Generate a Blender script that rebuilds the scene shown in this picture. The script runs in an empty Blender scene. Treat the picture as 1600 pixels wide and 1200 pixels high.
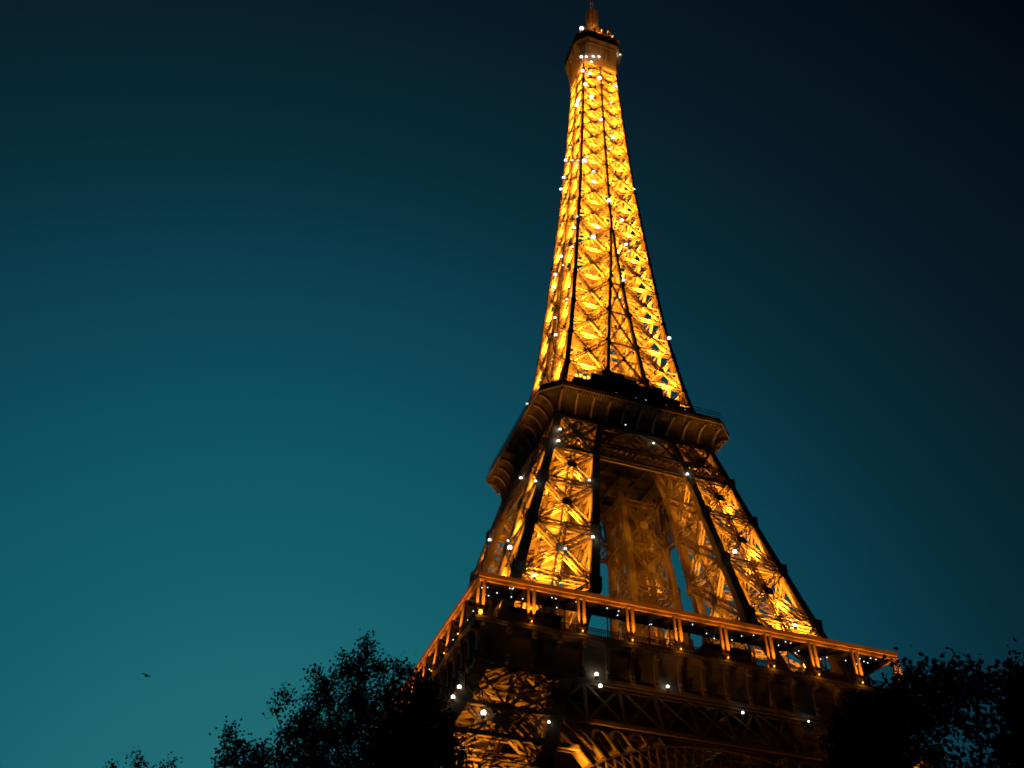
import bpy, math, random
import numpy as np
from mathutils import Vector, Matrix

C = bpy.context.scene.collection
SC = bpy.context.scene
PI = math.pi
R = math.radians

# ------------------------------------------------------------------ camera
CAM = np.array([-65.669, -149.067, 3.929])
YAW, PITCH, ROLL, FOC = 0.28784, 0.68138, 0.05608, 1401.0     # FOC in pixels of a 1600 px wide frame
_f = np.array([math.sin(YAW)*math.cos(PITCH), math.cos(YAW)*math.cos(PITCH), math.sin(PITCH)])
_r0 = np.array([math.cos(YAW), -math.sin(YAW), 0.0])
_u0 = np.cross(_r0, _f)
_r = math.cos(ROLL)*_r0 + math.sin(ROLL)*_u0
_u = -math.sin(ROLL)*_r0 + math.cos(ROLL)*_u0
cd = bpy.data.cameras.new('camera')
cam = bpy.data.objects.new('camera', cd); C.objects.link(cam)
M = Matrix(((_r[0], _u[0], -_f[0], CAM[0]), (_r[1], _u[1], -_f[1], CAM[1]), (_r[2], _u[2], -_f[2], CAM[2]), (0, 0, 0, 1)))
cam.matrix_world = M
cd.sensor_width = 36.0
cd.lens = FOC/1600*36.0
cd.clip_start = 0.1
cd.clip_end = 6000
SC.camera = cam

def at(px, py, dist):
    """world point seen at photo pixel (px, py), dist metres away"""
    d = _f + _r*(px-800)/FOC - _u*(py-600)/FOC
    return CAM + d/np.linalg.norm(d)*dist

# ------------------------------------------------------------------ world: dusk sky, glow low in the west
w = bpy.data.worlds.new('World'); SC.world = w; w.use_nodes = True
nt = w.node_tree; nt.nodes.clear()
out = nt.nodes.new('ShaderNodeOutputWorld'); bg = nt.nodes.new('ShaderNodeBackground')
tc = nt.nodes.new('ShaderNodeTexCoord')
GLOW = Vector((0.065, 0.991, 0.115)).normalized()
dp = nt.nodes.new('ShaderNodeVectorMath'); dp.operation = 'DOT_PRODUCT'
dp.inputs[1].default_value = GLOW
mr = nt.nodes.new('ShaderNodeMapRange'); mr.inputs['From Min'].default_value = 0.0; mr.inputs['From Max'].default_value = 1.0
cr = nt.nodes.new('ShaderNodeValToRGB')
SKY = [(0.0, (0.0008, 0.0016, 0.003)), (0.39, (0.0012, 0.0028, 0.0052)), (0.58, (0.0024, 0.0105, 0.0190)), (0.70, (0.0027, 0.0235, 0.0375)),
       (0.75, (0.0030, 0.0340, 0.0560)), (0.85, (0.0042, 0.0670, 0.100)), (0.945, (0.0066, 0.110, 0.143)), (0.97, (0.0105, 0.132, 0.160)), (1.0, (0.0165, 0.152, 0.172))]
el = cr.color_ramp.elements
while len(el) < len(SKY): el.new(0.5)
for e, (p, c) in zip(el, SKY):
    e.position = p; e.color = (*c, 1)
nt.links.new(tc.outputs['Generated'], dp.inputs[0]); nt.links.new(dp.outputs['Value'], mr.inputs['Value'])
nt.links.new(mr.outputs['Result'], cr.inputs['Fac']); nt.links.new(cr.outputs['Color'], bg.inputs['Color'])
bg.inputs['Strength'].default_value = 1.0
nt.links.new(bg.outputs[0], out.inputs[0])

# ------------------------------------------------------------------ exposure and render settings
SC.view_settings.view_transform = 'Standard'
SC.view_settings.look = 'None'
SC.view_settings.exposure = 0.0
SC.view_settings.gamma = 1.0
SC.render.engine = 'CYCLES'
cy = SC.cycles
cy.max_bounces = 4; cy.diffuse_bounces = 2; cy.glossy_bounces = 1; cy.transmission_bounces = 1
cy.sample_clamp_indirect = 1.5
cy.use_denoising = True; cy.denoiser = 'OPENIMAGEDENOISE'; cy.denoising_prefilter = 'ACCURATE'; cy.denoising_input_passes = 'RGB_ALBEDO_NORMAL'
cy.use_adaptive_sampling = False
cy.filter_width = 1.75
try: cy.use_light_tree = True
except Exception: pass

# ------------------------------------------------------------------ materials
def mat(name, base, rough=0.55, spread=0.25, scale=0.6, metallic=0.0, spec=0.3):
    m = bpy.data.materials.new(name); m.use_nodes = True
    n = m.node_tree; b = n.nodes['Principled BSDF']
    t = n.nodes.new('ShaderNodeTexCoord'); no = n.nodes.new('ShaderNodeTexNoise')
    no.inputs['Scale'].default_value = scale; no.inputs['Detail'].default_value = 5
    r_ = n.nodes.new('ShaderNodeValToRGB')
    r_.color_ramp.elements[0].position = 0.3; r_.color_ramp.elements[1].position = 0.7
    r_.color_ramp.elements[0].color = (*[c*(1-spread) for c in base], 1)
    r_.color_ramp.elements[1].color = (*[min(1, c*(1+spread)) for c in base], 1)
    n.links.new(t.outputs['Object'], no.inputs['Vector']); n.links.new(no.outputs['Fac'], r_.inputs['Fac'])
    n.links.new(r_.outputs['Color'], b.inputs['Base Color'])
    b.inputs['Roughness'].default_value = rough; b.inputs['Metallic'].default_value = metallic
    b.inputs['Specular IOR Level'].default_value = spec
    return m
def glow(name, col, strength):
    m = bpy.data.materials.new(name); m.use_nodes = True
    n = m.node_tree; n.nodes.clear()
    o = n.nodes.new('ShaderNodeOutputMaterial'); e = n.nodes.new('ShaderNodeEmission')
    e.inputs['Color'].default_value = (*col, 1); e.inputs['Strength'].default_value = strength
    n.links.new(e.outputs[0], o.inputs[0])
    m.cycles.emission_sampling = 'NONE'      # its light comes from the lamp next to it
    return m
IRON = mat('iron_paint', (0.30, 0.21, 0.13), 0.6)
DARK = mat('dark_iron_paint', (0.10, 0.075, 0.055), 0.6)
BUFF = mat('buff_paint', (0.33, 0.24, 0.16), 0.55, 0.35, 0.4)
COVE_SHADE = mat('cove_panel_shade', (0.065, 0.047, 0.034), 0.5, 0.4, 0.5)  # same paint as the ribs, darkened to put shade between them
REDP = mat('red_brown_paint', (0.36, 0.19, 0.10), 0.5)
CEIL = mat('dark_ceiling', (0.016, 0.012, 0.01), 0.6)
STONE = mat('masonry', (0.32, 0.29, 0.24), 0.85, 0.3, 0.8)
SHED = mat('dark_cladding', (0.03, 0.024, 0.02), 0.5)
STROBE = glow('strobe_lamp_light', (1.0, 0.99, 0.90), 3.6)
SPOTW = glow('white_bulb', (0.92, 0.95, 1.0), 3.2)
SODIUM = glow('sodium_bulb', (1.0, 0.40, 0.03), 6.0)
WARMWIN = glow('lit_window', (1.0, 0.50, 0.09), 2.6)
VIOLET = glow('violet_screen', (0.42, 0.36, 0.75), 0.55)
BARK = mat('bark', (0.035, 0.028, 0.02), 0.9, 0.4, 6)
LEAFA = mat('leaf_small', (0.018, 0.030, 0.013), 0.7, 0.4, 0.7, spec=0.15)
LEAFB = mat('leaf_broad', (0.018, 0.028, 0.012), 0.7, 0.4, 0.7, spec=0.15)
FEATHER = mat('feather', (0.02, 0.018, 0.016), 0.8)

# ------------------------------------------------------------------ mesh helpers
class MB:
    """collects bars, boxes, sheets and builds ONE mesh object"""
    def __init__(s):
        s.A = []; s.B = []; s.w = []; s.h = []; s.n = []; s.V = []; s.F = []; s.nv = 0
    def bar(s, A, B, w_, h_, n=(0, 0, 1)):
        s.A.append(A); s.B.append(B); s.w.append(w_); s.h.append(h_); s.n.append(n)
    def verts(s, V, F):
        k = s.nv
        s.V += [tuple(v) for v in V]; s.F += [tuple(i+k for i in f) for f in F]; s.nv += len(V)
    def box(s, lo, hi):
        x0, y0, z0 = lo; x1, y1, z1 = hi
        s.verts([(x0, y0, z0), (x1, y0, z0), (x1, y1, z0), (x0, y1, z0), (x0, y0, z1), (x1, y0, z1), (x1, y1, z1), (x0, y1, z1)],
                [(0, 3, 2, 1), (4, 5, 6, 7), (0, 1, 5, 4), (1, 2, 6, 5), (2, 3, 7, 6), (3, 0, 4, 7)])
    def loft(s, rings, close=True, cap=True):
        n = len(rings[0]); V = [p for r_ in rings for p in r_]; F = []
        for i in range(len(rings)-1):
            for j in range(n if close else n-1):
                a = i*n+j; b = i*n+(j+1) % n
                F.append((a, b, b+n, a+n))
        if cap:
            F.append(tuple(range(n))[::-1]); F.append(tuple((len(rings)-1)*n+i for i in range(n)))
        s.verts(V, F)
    def tube(s, pts, rad, n=8, cap=True):
        pts = [np.array(p, float) for p in pts]; rings = []
        for i, p in enumerate(pts):
            t = pts[min(i+1, len(pts)-1)]-pts[max(i-1, 0)]; t /= (np.linalg.norm(t)+1e-9)
            a = np.cross(t, (0, 0, 1.0)) if abs(t[2]) < 0.95 else np.cross(t, (1.0, 0, 0))
            a /= np.linalg.norm(a); b = np.cross(t, a); r_ = rad[i] if hasattr(rad, '__len__') else rad
            rings.append([tuple(p+r_*(math.cos(2*PI*k/n)*a+math.sin(2*PI*k/n)*b)) for k in range(n)])
        s.loft(rings, True, cap)
    def lathe(s, c, prof, n=16):
        s.loft([[(c[0]+r_*math.cos(2*PI*k/n), c[1]+r_*math.sin(2*PI*k/n), c[2]+z) for k in range(n)] for r_, z in prof])
    def build(s, name, m, parent=None, smooth=False):
        V = s.V; F = s.F
        if s.A:
            A = np.array(s.A, float); B = np.array(s.B, float); N = np.array(s.n, float)
            W_ = np.array(s.w, float)[:, None]/2; H_ = np.array(s.h, float)[:, None]/2
            u = B-A; L = np.linalg.norm(u, axis=1, keepdims=True); u /= np.maximum(L, 1e-9)
            sd = np.cross(u, N); sl = np.linalg.norm(sd, axis=1, keepdims=True)
            bad = sl[:, 0] < 1e-3
            if bad.any():
                sd[bad] = np.cross(u[bad], np.array([0.577, 0.2, 0.6])); sl = np.linalg.norm(sd, axis=1, keepdims=True)
            sd /= sl; t = np.cross(sd, u)
            q = np.stack([A-W_*sd-H_*t, A+W_*sd-H_*t, A+W_*sd+H_*t, A-W_*sd+H_*t, B-W_*sd-H_*t, B+W_*sd-H_*t, B+W_*sd+H_*t, B-W_*sd+H_*t], 1).reshape(-1, 3)
            base = len(V)+np.arange(len(A))*8
            f = np.array([[0, 1, 5, 4], [1, 2, 6, 5], [2, 3, 7, 6], [3, 0, 4, 7], [3, 2, 1, 0], [4, 5, 6, 7]])
            f = (base[:, None, None]+f[None]).reshape(-1, 4)
            V = V+q.tolist(); F = F+f.tolist()
        me = bpy.data.meshes.new(name); me.from_pydata(V, [], F); me.update()
        if smooth:
            for p in me.polygons: p.use_smooth = True
        me.materials.append(m)
        o = bpy.data.objects.new(name, me); C.objects.link(o)
        if parent: o.parent = parent
        return o

def lattice(mb, A, B, wd, dp_, n, c=0.2, lace=0.12, pitch=1.15, thin=False):
    """open box girder: four corner flats and zigzag lacing on its four sides"""
    A = np.array(A, float); B = np.array(B, float); n = np.array(n, float)
    u = B-A; L = np.linalg.norm(u)
    if L < 0.4: return
    u /= L; s = np.cross(u, n); s /= np.linalg.norm(s); t = np.cross(s, u)
    for i in (-1, 1):
        for j in (-1, 1):
            o = s*i*(wd/2-c/2)+t*j*(dp_/2-c/2)
            mb.bar(A+o, B+o, c*0.6, c*1.7, n)
    if thin:       # two deep web plates tied by a few battens
        mb.A = mb.A[:-4]; mb.B = mb.B[:-4]; mb.w = mb.w[:-4]; mb.h = mb.h[:-4]; mb.n = mb.n[:-4]
        for i in (-1, 1): mb.bar(A+s*i*(wd/2-.05), B+s*i*(wd/2-.05), c*0.5, dp_, n)
        k = max(2, int(L/(wd*2.2)))
        for q in range(1, k):
            P = A+u*L*q/k; mb.bar(P-s*wd*.45, P+s*wd*.45, lace*.7, dp_*.7, n)
        return
    k = max(2, int(round(L/(wd*pitch))))
    for q in range(k):
        P = A+u*L*q/k; Q = A+u*L*(q+1)/k; sg = 1 if q % 2 else -1
        for j in (-1, 1):
            mb.bar(P+s*sg*(wd/2-c)+t*j*dp_/2*0.93, Q-s*sg*(wd/2-c)+t*j*dp_/2*0.93, lace*0.6, lace*1.5, n)
        for i in (-1, 1) if dp_ > 0.6 else ():
            mb.bar(P+t*sg*(dp_/2-c)+s*i*wd/2*0.93, Q-t*sg*(dp_/2-c)+s*i*wd/2*0.93, 0.05, lace*0.9, n)

def thing(name, label, cat, loc=(0, 0, 0), group=None):
    o = bpy.data.objects.new(name, None); C.objects.link(o); o.location = loc
    o['label'] = label; o['category'] = cat
    if group: o['group'] = group
    return o
def lamp(loc, watts, col=(1.0, 0.375, 0.022), rad=0.35):
    l = bpy.data.lights.new('floodlight', 'POINT'); l.energy = watts; l.color = col; l.shadow_soft_size = rad
    o = bpy.data.objects.new('floodlight', l); C.objects.link(o); o.location = tuple(loc); o.parent = tower
    return o
def spot(loc, dirv, watts, ang=120, col=(1.0, 0.375, 0.022), rad=0.4):
    l = bpy.data.lights.new('floodlight', 'SPOT'); l.energy = watts; l.color = col; l.shadow_soft_size = rad
    l.spot_size = R(ang); l.spot_blend = 0.6
    o = bpy.data.objects.new('floodlight', l); C.objects.link(o)
    o.location = tuple(loc); o.rotation_euler = Vector(dirv).to_track_quat('-Z', 'Y').to_euler(); o.parent = tower
    return o

# ------------------------------------------------------------------ ground
g = MB(); g.verts([(-2500, -2500, 0), (2500, -2500, 0), (2500, 2500, 0), (-2500, 2500, 0)], [(0, 1, 2, 3)])
GR = mat('park_ground', (0.07, 0.075, 0.05), 0.95, 0.4, 0.05)
go = g.build('ground', GR); go['kind'] = 'structure'
g = MB(); g.verts([(-72, -150.5, .004), (72, -150.5, .004), (72, 72, .004), (-72, 72, .004)], [(0, 1, 2, 3)])
go = g.build('esplanade_paving', mat('gravel', (0.30, 0.27, 0.22), 0.95, 0.25, 0.3)); go['kind'] = 'structure'
g = MB(); g.box((-67.2, -151.6, 0.004), (-64.2, -147.8, 2.25))
g.box((-67.6, -152.0, 2.25), (-63.8, -147.4, 2.4))
go = g.build('stone_terrace', STONE); go['kind'] = 'structure'

# ------------------------------------------------------------------ the tower's outline
ZK = [0, 57.6, 68.4, 77.9, 88.8, 101.4, 110.3, 125, 137, 146.8, 165, 178.8, 198, 218, 245, 268, 276]
WK = [62.5, 31.0, 28.1, 25.6, 22.7, 19.6, 17.3, 14.5, 13.0, 11.9, 10.5, 9.6, 8.3, 7.35, 6.2, 5.5, 5.3]
IZ = [0, 42, 57.6, 70, 88, 101, 111, 128, 145, 158, 170, 180, 400]
IK = [37.5, 24.5, 17.6, 13.1, 10.8, 9.4, 7.1, 4.4, 2.8, 1.7, 0.8, 0.0, 0.0]
def Wd(z): return float(np.interp(z, ZK, WK))
def In(z): return float(np.interp(z, IZ, IK))

tower = thing('lattice_tower', 'tall floodlit iron lattice tower glowing golden with white flash lamps', 'tower')

# legs, ground to second floor -----------------------------------------------------
LEGZ = [1.0, 13.0, 25.0, 36.5, 47.0, 57.0, 70.2, 81.6, 92.4, 101.7, 111.0]
def chordbar(o, zs, fx, fy, size, parent, name='chord'):
    """solid riveted corner box following the outline"""
    mb = MB(); rings = []
    for z in zs:
        x, y = fx(z), fy(z); h = size(z)/2
        rings.append([(x-h, y-h, z), (x+h, y-h, z), (x+h, y+h, z), (x-h, y+h, z)])
    mb.loft(rings)
    return mb.build(name, IRON, parent)

def face_panel(mb, a0, b0, a1, b1, n, wd, dp_, c, lace, mid=True, top=True, gus=True, thin=False):
    a0, b0, a1, b1 = [np.array(p, float) for p in (a0, b0, a1, b1)]
    n = np.array(n, float)
    off = -n*dp_*0.6
    lattice(mb, a0+off, b1+off, wd, dp_, n, c, lace, thin=thin)
    lattice(mb, b0+off*1.04, a1+off*1.04, wd, dp_, n, c, lace, thin=thin)
    if top: lattice(mb, a1+off, b1+off, wd, dp_, n, c, lace, thin=thin)
    if mid:
        m0 = (a0+b0)/2; m1 = (a1+b1)/2
        lattice(mb, m0+off*1.3, m1+off*1.3, wd*0.8, dp_*0.8, n, c*0.8, lace)
    if thin and wd > 0.4:      # light secondary bracing from the crossing to the posts
        cc = (a0+b1+b0+a1)/4
        for p_ in ((a0+a1)/2, (b0+b1)/2, a0*.72+a1*.28, b0*.28+b1*.72):
            mb.bar(cc+off*1.5, p_+off*1.5, 0.09, 0.26, n)
        q1 = a0*.5+a1*.5; q2 = b0*.5+b1*.5
        mb.bar(q1*.5+(a0+b0)/2*.5+off*1.7, q2*.5+(a1+b1)/2*.5+off*1.7, 0.08, 0.3, n)
        mb.bar(q2*.5+(a0+b0)/2*.5+off*1.9, q1*.5+(a1+b1)/2*.5+off*1.9, 0.08, 0.3, n)
    if gus:
        cx = (a0+b1+b0+a1)/4
        up = ((a1+b1)-(a0+b0)); up /= np.linalg.norm(up)
        mb.bar(cx+off*0.05-up*wd*0.55, cx+off*0.05+up*wd*0.55, wd*1.35, 0.06, n)

for sx in (-1, 1):
    for sy in (-1, 1):
        mb = MB()
        cs = lambda z: 1.9 if z < 57 else float(np.interp(z, [57, 111], [1.7, 1.25]))
        for k in range(len(LEGZ)-1):
            z0, z1 = LEGZ[k], LEGZ[k+1]
            big = z0 < 57
            wd = 1.7 if big else 1.35; dp_ = 1.3 if big else 1.0
            P = {}
            for tag_, z in ((0, z0), (1, z1)):
                W_, I_ = Wd(z), In(z); h = cs(z)*0.5
                P[tag_] = dict(oo=(sx*(W_-h), sy*(W_-h), z), oi=(sx*(W_-h), sy*(I_+h), z), io=(sx*(I_+h), sy*(W_-h), z), ii=(sx*(I_+h), sy*(I_+h), z))
            tilt = (Wd(z0)-Wd(z1))/(z1-z0)
            for e0, e1, n in (('io', 'oo', (0, sy, tilt)), ('oi', 'oo', (sx, 0, tilt)), ('ii', 'oi', (0, -sy, -tilt)), ('ii', 'io', (-sx, 0, -tilt))):
                nn = np.array(n, float); nn /= np.linalg.norm(nn)
                sh = nn*(cs(z0)*0.5)
                q = [np.array(P[i][e]) + sh for i in (0, 1) for e in (e0, e1)]
                face_panel(mb, q[0], q[1], q[2], q[3], nn, wd, dp_, 0.26 if big else 0.22, 0.15 if big else 0.12)
                # gusset plates at the nodes
                for pn in (q[2], q[3]):
                    mb.bar(pn+nn*0.02-np.array((0, 0, 1.2)), pn+nn*0.02+np.array((0, 0, 1.2)), cs(z1)*1.35, 0.08, nn)
            # plan bracing inside the leg
            lattice(mb, P[1]['oo'], P[1]['ii'], 0.9, 0.7, (0, 0, 1), 0.18, 0.1)
            lattice(mb, P[1]['oi'], P[1]['io'], 0.9, 0.7, (0, 0, 1), 0.18, 0.1)
        leg = mb.build('leg', IRON, tower)
        zs = LEGZ
        chordbar(leg, zs, lambda z: sx*(Wd(z)-cs(z)/2), lambda z: sy*(Wd(z)-cs(z)/2), cs, leg)
        chordbar(leg, zs, lambda z: sx*(Wd(z)-cs(z)/2), lambda z: sy*(In(z)+cs(z)/2), cs, leg)
        chordbar(leg, zs, lambda z: sx*(In(z)+cs(z)/2), lambda z: sy*(Wd(z)-cs(z)/2), cs, leg)
        chordbar(leg, zs, lambda z: sx*(In(z)+cs(z)/2), lambda z: sy*(In(z)+cs(z)/2), cs, leg)
        # inclined lift track up the middle of the leg
        lt = MB()
        mid = lambda z, a: sx*((Wd(z)+In(z))/2+a)
        for k in range(len(LEGZ)-1):
            z0, z1 = LEGZ[k], LEGZ[k+1]
            m0 = (Wd(z0)+In(z0))/2; m1 = (Wd(z1)+In(z1))/2
            for a in (-1.7, 1.7):
                lt.bar((sx*(m0+a), sy*(m0-a), z0), (sx*(m1+a), sy*(m1-a), z1), 0.5, 1.1, (sx, sy, 0.4))
            lt.bar((sx*m0, sy*m0, z0), (sx*m1, sy*m1, z1), 2.2, 0.12, (sx, sy, 0.4))
            ns = int((z1-z0)/1.3)
            for i in range(ns):
                z = z0+(z1-z0)*i/ns; m_ = (Wd(z)+In(z))/2
                lt.bar((sx*(m_-1.7), sy*(m_+1.7), z), (sx*(m_+1.7), sy*(m_-1.7), z), 0.16, 0.3)
        lt.build('lift_track', IRON, leg)
        for fx_, fy_ in ((62.5, 62.5), (62.5, 39.0), (39.0, 62.5), (39.0, 39.0)):
            cx, cy_ = sx*(fx_-1.2), sy*(fy_-1.2); pb = MB()
            pb.loft([[(cx-h, cy_-h, z), (cx+h, cy_-h, z), (cx+h, cy_+h, z), (cx-h, cy_+h, z)] for h, z in ((3.6, 0.01), (3.6, 0.8), (2.9, 1.0), (2.2, 3.2))])
            pb.build('masonry_footing', STONE, tower)

# second floor to top: the spire ------------------------------------------------------
SPZ = [111.0, 119.0, 128.0, 138.3, 149.0, 159.5, 170.2, 180.2, 190.2, 199.6, 208.8, 217.2, 225.0, 232.2, 238.8, 245.0, 250.8, 256.2, 261.4]
mb = MB()
csp = lambda z: float(np.interp(z, [111, 128, 180, 261], [1.2, 0.85, 0.6, 0.45]))
faces = ((np.array((1., 0, 0)), np.array((0, -1., 0))), (np.array((0, 1., 0)), np.array((-1., 0, 0))),
         (np.array((-1., 0, 0)), np.array((0, 1., 0))), (np.array((0, -1., 0)), np.array((1., 0, 0))))
def fp(u, n, a, z, inset=0.0):
    p = u*a+n*(Wd(z)-inset); return np.array((p[0], p[1], z))
for k in range(len(SPZ)-1):
    z0, z1 = SPZ[k], SPZ[k+1]; zm = (z0+z1)/2
    wd = float(np.interp(zm, [115, 150, 200, 261], [1.0, 0.85, 0.66, 0.45])); dp_ = wd*0.55
    c = float(np.interp(zm, [115, 180, 261], [0.24, 0.2, 0.14])); lace = 0.1
    tilt = (Wd(z0)-Wd(z1))/(z1-z0)
    h0, h1 = csp(z0)/2, csp(z1)/2
    for u, n in faces:
        nn = np.array((n[0], n[1], tilt)); nn /= np.linalg.norm(nn)
        i0, i1 = In(z0), In(z1); W0, W1 = Wd(z0), Wd(z1)
        for s in (-1, 1):
            a0 = fp(u, n, s*(W0-h0), z0); b0 = fp(u, n, s*(i0+h0*0.5), z0)
            a1 = fp(u, n, s*(W1-h1), z1); b1 = fp(u, n, s*(i1+h1*0.5), z1)
            face_panel(mb, a0, b0, a1, b1, nn, wd, dp_, c, lace, mid=False, gus=False, thin=True)
            for pn, hh in ((a1, csp(z1)), (b1, csp(z1)*1.05)):
                mb.bar(pn+nn*0.03-np.array((0, 0, hh*0.7)), pn+nn*0.03+np.array((0, 0, hh*0.7)), hh*1.4, 0.07, nn)
            # inner faces of the four upper legs
            if i0 > 1.2:
                ca0 = np.array(u*s*(i0+h0)+n*(W0-h0)); ca1 = np.array(u*s*(i1+h1)+n*(W1-h1))
                cb0 = np.array(u*s*(i0+h0)+n*(i0+h0)); cb1 = np.array(u*s*(i1+h1)+n*(i1+h1))
                v = lambda p, z: np.array((p[0], p[1], z))
                face_panel(mb, v(ca0, z0), v(cb0, z0), v(ca1, z1), v(cb1, z1), u*-s, wd*0.8, dp_*0.8, c*0.9, lace, mid=False, gus=False, thin=True)
        if i1 > 1.3:      # bracing across the gap between two legs
            a0 = fp(u, n, -(i0-0.4), z0, 0.3); b0 = fp(u, n, (i0-0.4), z0, 0.3); a1 = fp(u, n, -(i1-0.4), z1, 0.3); b1 = fp(u, n, (i1-0.4), z1, 0.3)
            face_panel(mb, a0, b0, a1, b1, nn, 0.5, 0.4, 0.14, 0.08, mid=False, gus=True)
        # plan bracing
        if i1 < 1.3:
            lattice(mb, fp(u, n, -(W1-h1), z1, h1), fp(u, n, 0, z1, W1-1.3), 0.5, 0.45, (0, 0, 1), 0.13, 0.08)
            lattice(mb, fp(u, n, (W1-h1)*0.02, z1, h1), fp(u, n, 0, z1, W1-1.3), 0.45, 0.4, (0, 0, 1), 0.13, 0.08)
        zh = zm     # sub horizontals at mid panel
        mb.bar(fp(u, n, -(Wd(zh)-0.3), zh, 0.55), fp(u, n, (Wd(zh)-0.3), zh, 0.55), 0.22, 0.18, (0, 0, 1))
spire = mb.build('spire', IRON, tower)
for sx in (-1, 1):
    for sy in (-1, 1):
        chordbar(spire, SPZ, lambda z: sx*(Wd(z)-csp(z)/2), lambda z: sy*(Wd(z)-csp(z)/2), csp, spire)
for u, n in faces:
    zi = [z for z in SPZ if z <= 180.2]
    for s in (-1, 1):
        ci = lambda z: csp(z)*0.95
        chordbar(spire, zi, lambda z: fp(u, n, s*max(In(z)-0.02, 0.04+csp(z)*0.48), z, csp(z)*0.5)[0], lambda z: fp(u, n, s*max(In(z)-0.02, 0.04+csp(z)*0.48), z, csp(z)*0.5)[1], ci, spire)
    zt = [180.2]+[z for z in SPZ if z > 180.3]
    chordbar(spire, zt, lambda z: fp(u, n, 0, z, csp(z)*0.52)[0], lambda z: fp(u, n, 0, z, csp(z)*0.52)[1], lambda z: csp(z)*1.05, spire)
for sx in (-1, 1):
    for sy in (-1, 1):
        zi = [z for z in SPZ if z <= 160]
        chordbar(spire, zi, lambda z: sx*(In(z)+csp(z)/2), lambda z: sy*(In(z)+csp(z)/2), lambda z: csp(z)*0.8, spire)
# lift core up the axis
lc = MB()
for x in (-1.25, -0.42, 0.42, 1.25):
    for y in (-1.25, 1.25):
        lc.bar((x, y, 116), (x, y, 272), 0.26, 0.3, (0, 1, 0))
for i in range(104):
    z = 116+i*1.5
    for y in (-1.25, 1.25):
        lc.bar((-1.25, y*1.02, z), (1.25, y*1.02, z), 0.16, 0.12, (0, 1, 0))
        lc.bar((y*1.02, -1.25, z+.2), (y*1.02, 1.25, z+.2), 0.16, 0.12, (1, 0, 0))
lc.box((-0.95, -0.95, 118), (0.95, 0.95, 196))
lc.build('lift_core', IRON, spire)

# ------------------------------------------------------------------ first floor
A1 = 35.35
def ringslab(mb, ho, hi, z0, z1):
    mb.box((-ho, -ho, z0), (ho, -hi, z1)); mb.box((-ho, hi, z0), (ho, ho, z1))
    mb.box((-ho, -hi, z0), (-hi, hi, z1)); mb.box((hi, -hi, z0), (ho, hi, z1))
m = MB(); ringslab(m, 34.3, 14.0, 56.3, 57.3)
for i in range(-8, 9):
    for s in (-1, 1):
        m.bar((i*4.0, s*14, 55.8), (i*4.0, s*34, 55.8), 0.4, 0.9); m.bar((s*14, i*4.0, 55.7), (s*34, i*4.0, 55.7), 0.4, 0.9)
ringslab(m, 13.9, 13.5, 51.5, 61.5)
floor1 = m.build('gallery_floor', DARK, tower)
def rot4(i):
    c, s = [(1, 0), (0, 1), (-1, 0), (0, -1)][i]
    return lambda p: (c*p[0]-s*p[1], s*p[0]+c*p[1], p[2])
def prof_side(mb, prof, i, cham=0.0):
    """sweep an (overhang, z) profile along one side of a square, mitred at 45 degrees"""
    t = rot4(i); rings = []
    for e in (-1, 1):
        rings.append([t((e*(o_-cham), -o_, z)) for o_, z in prof])
    n = len(prof)
    mb.verts(rings[0]+rings[1], [(j, j+1, n+j+1, n+j) for j in range(n-1)])
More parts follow.
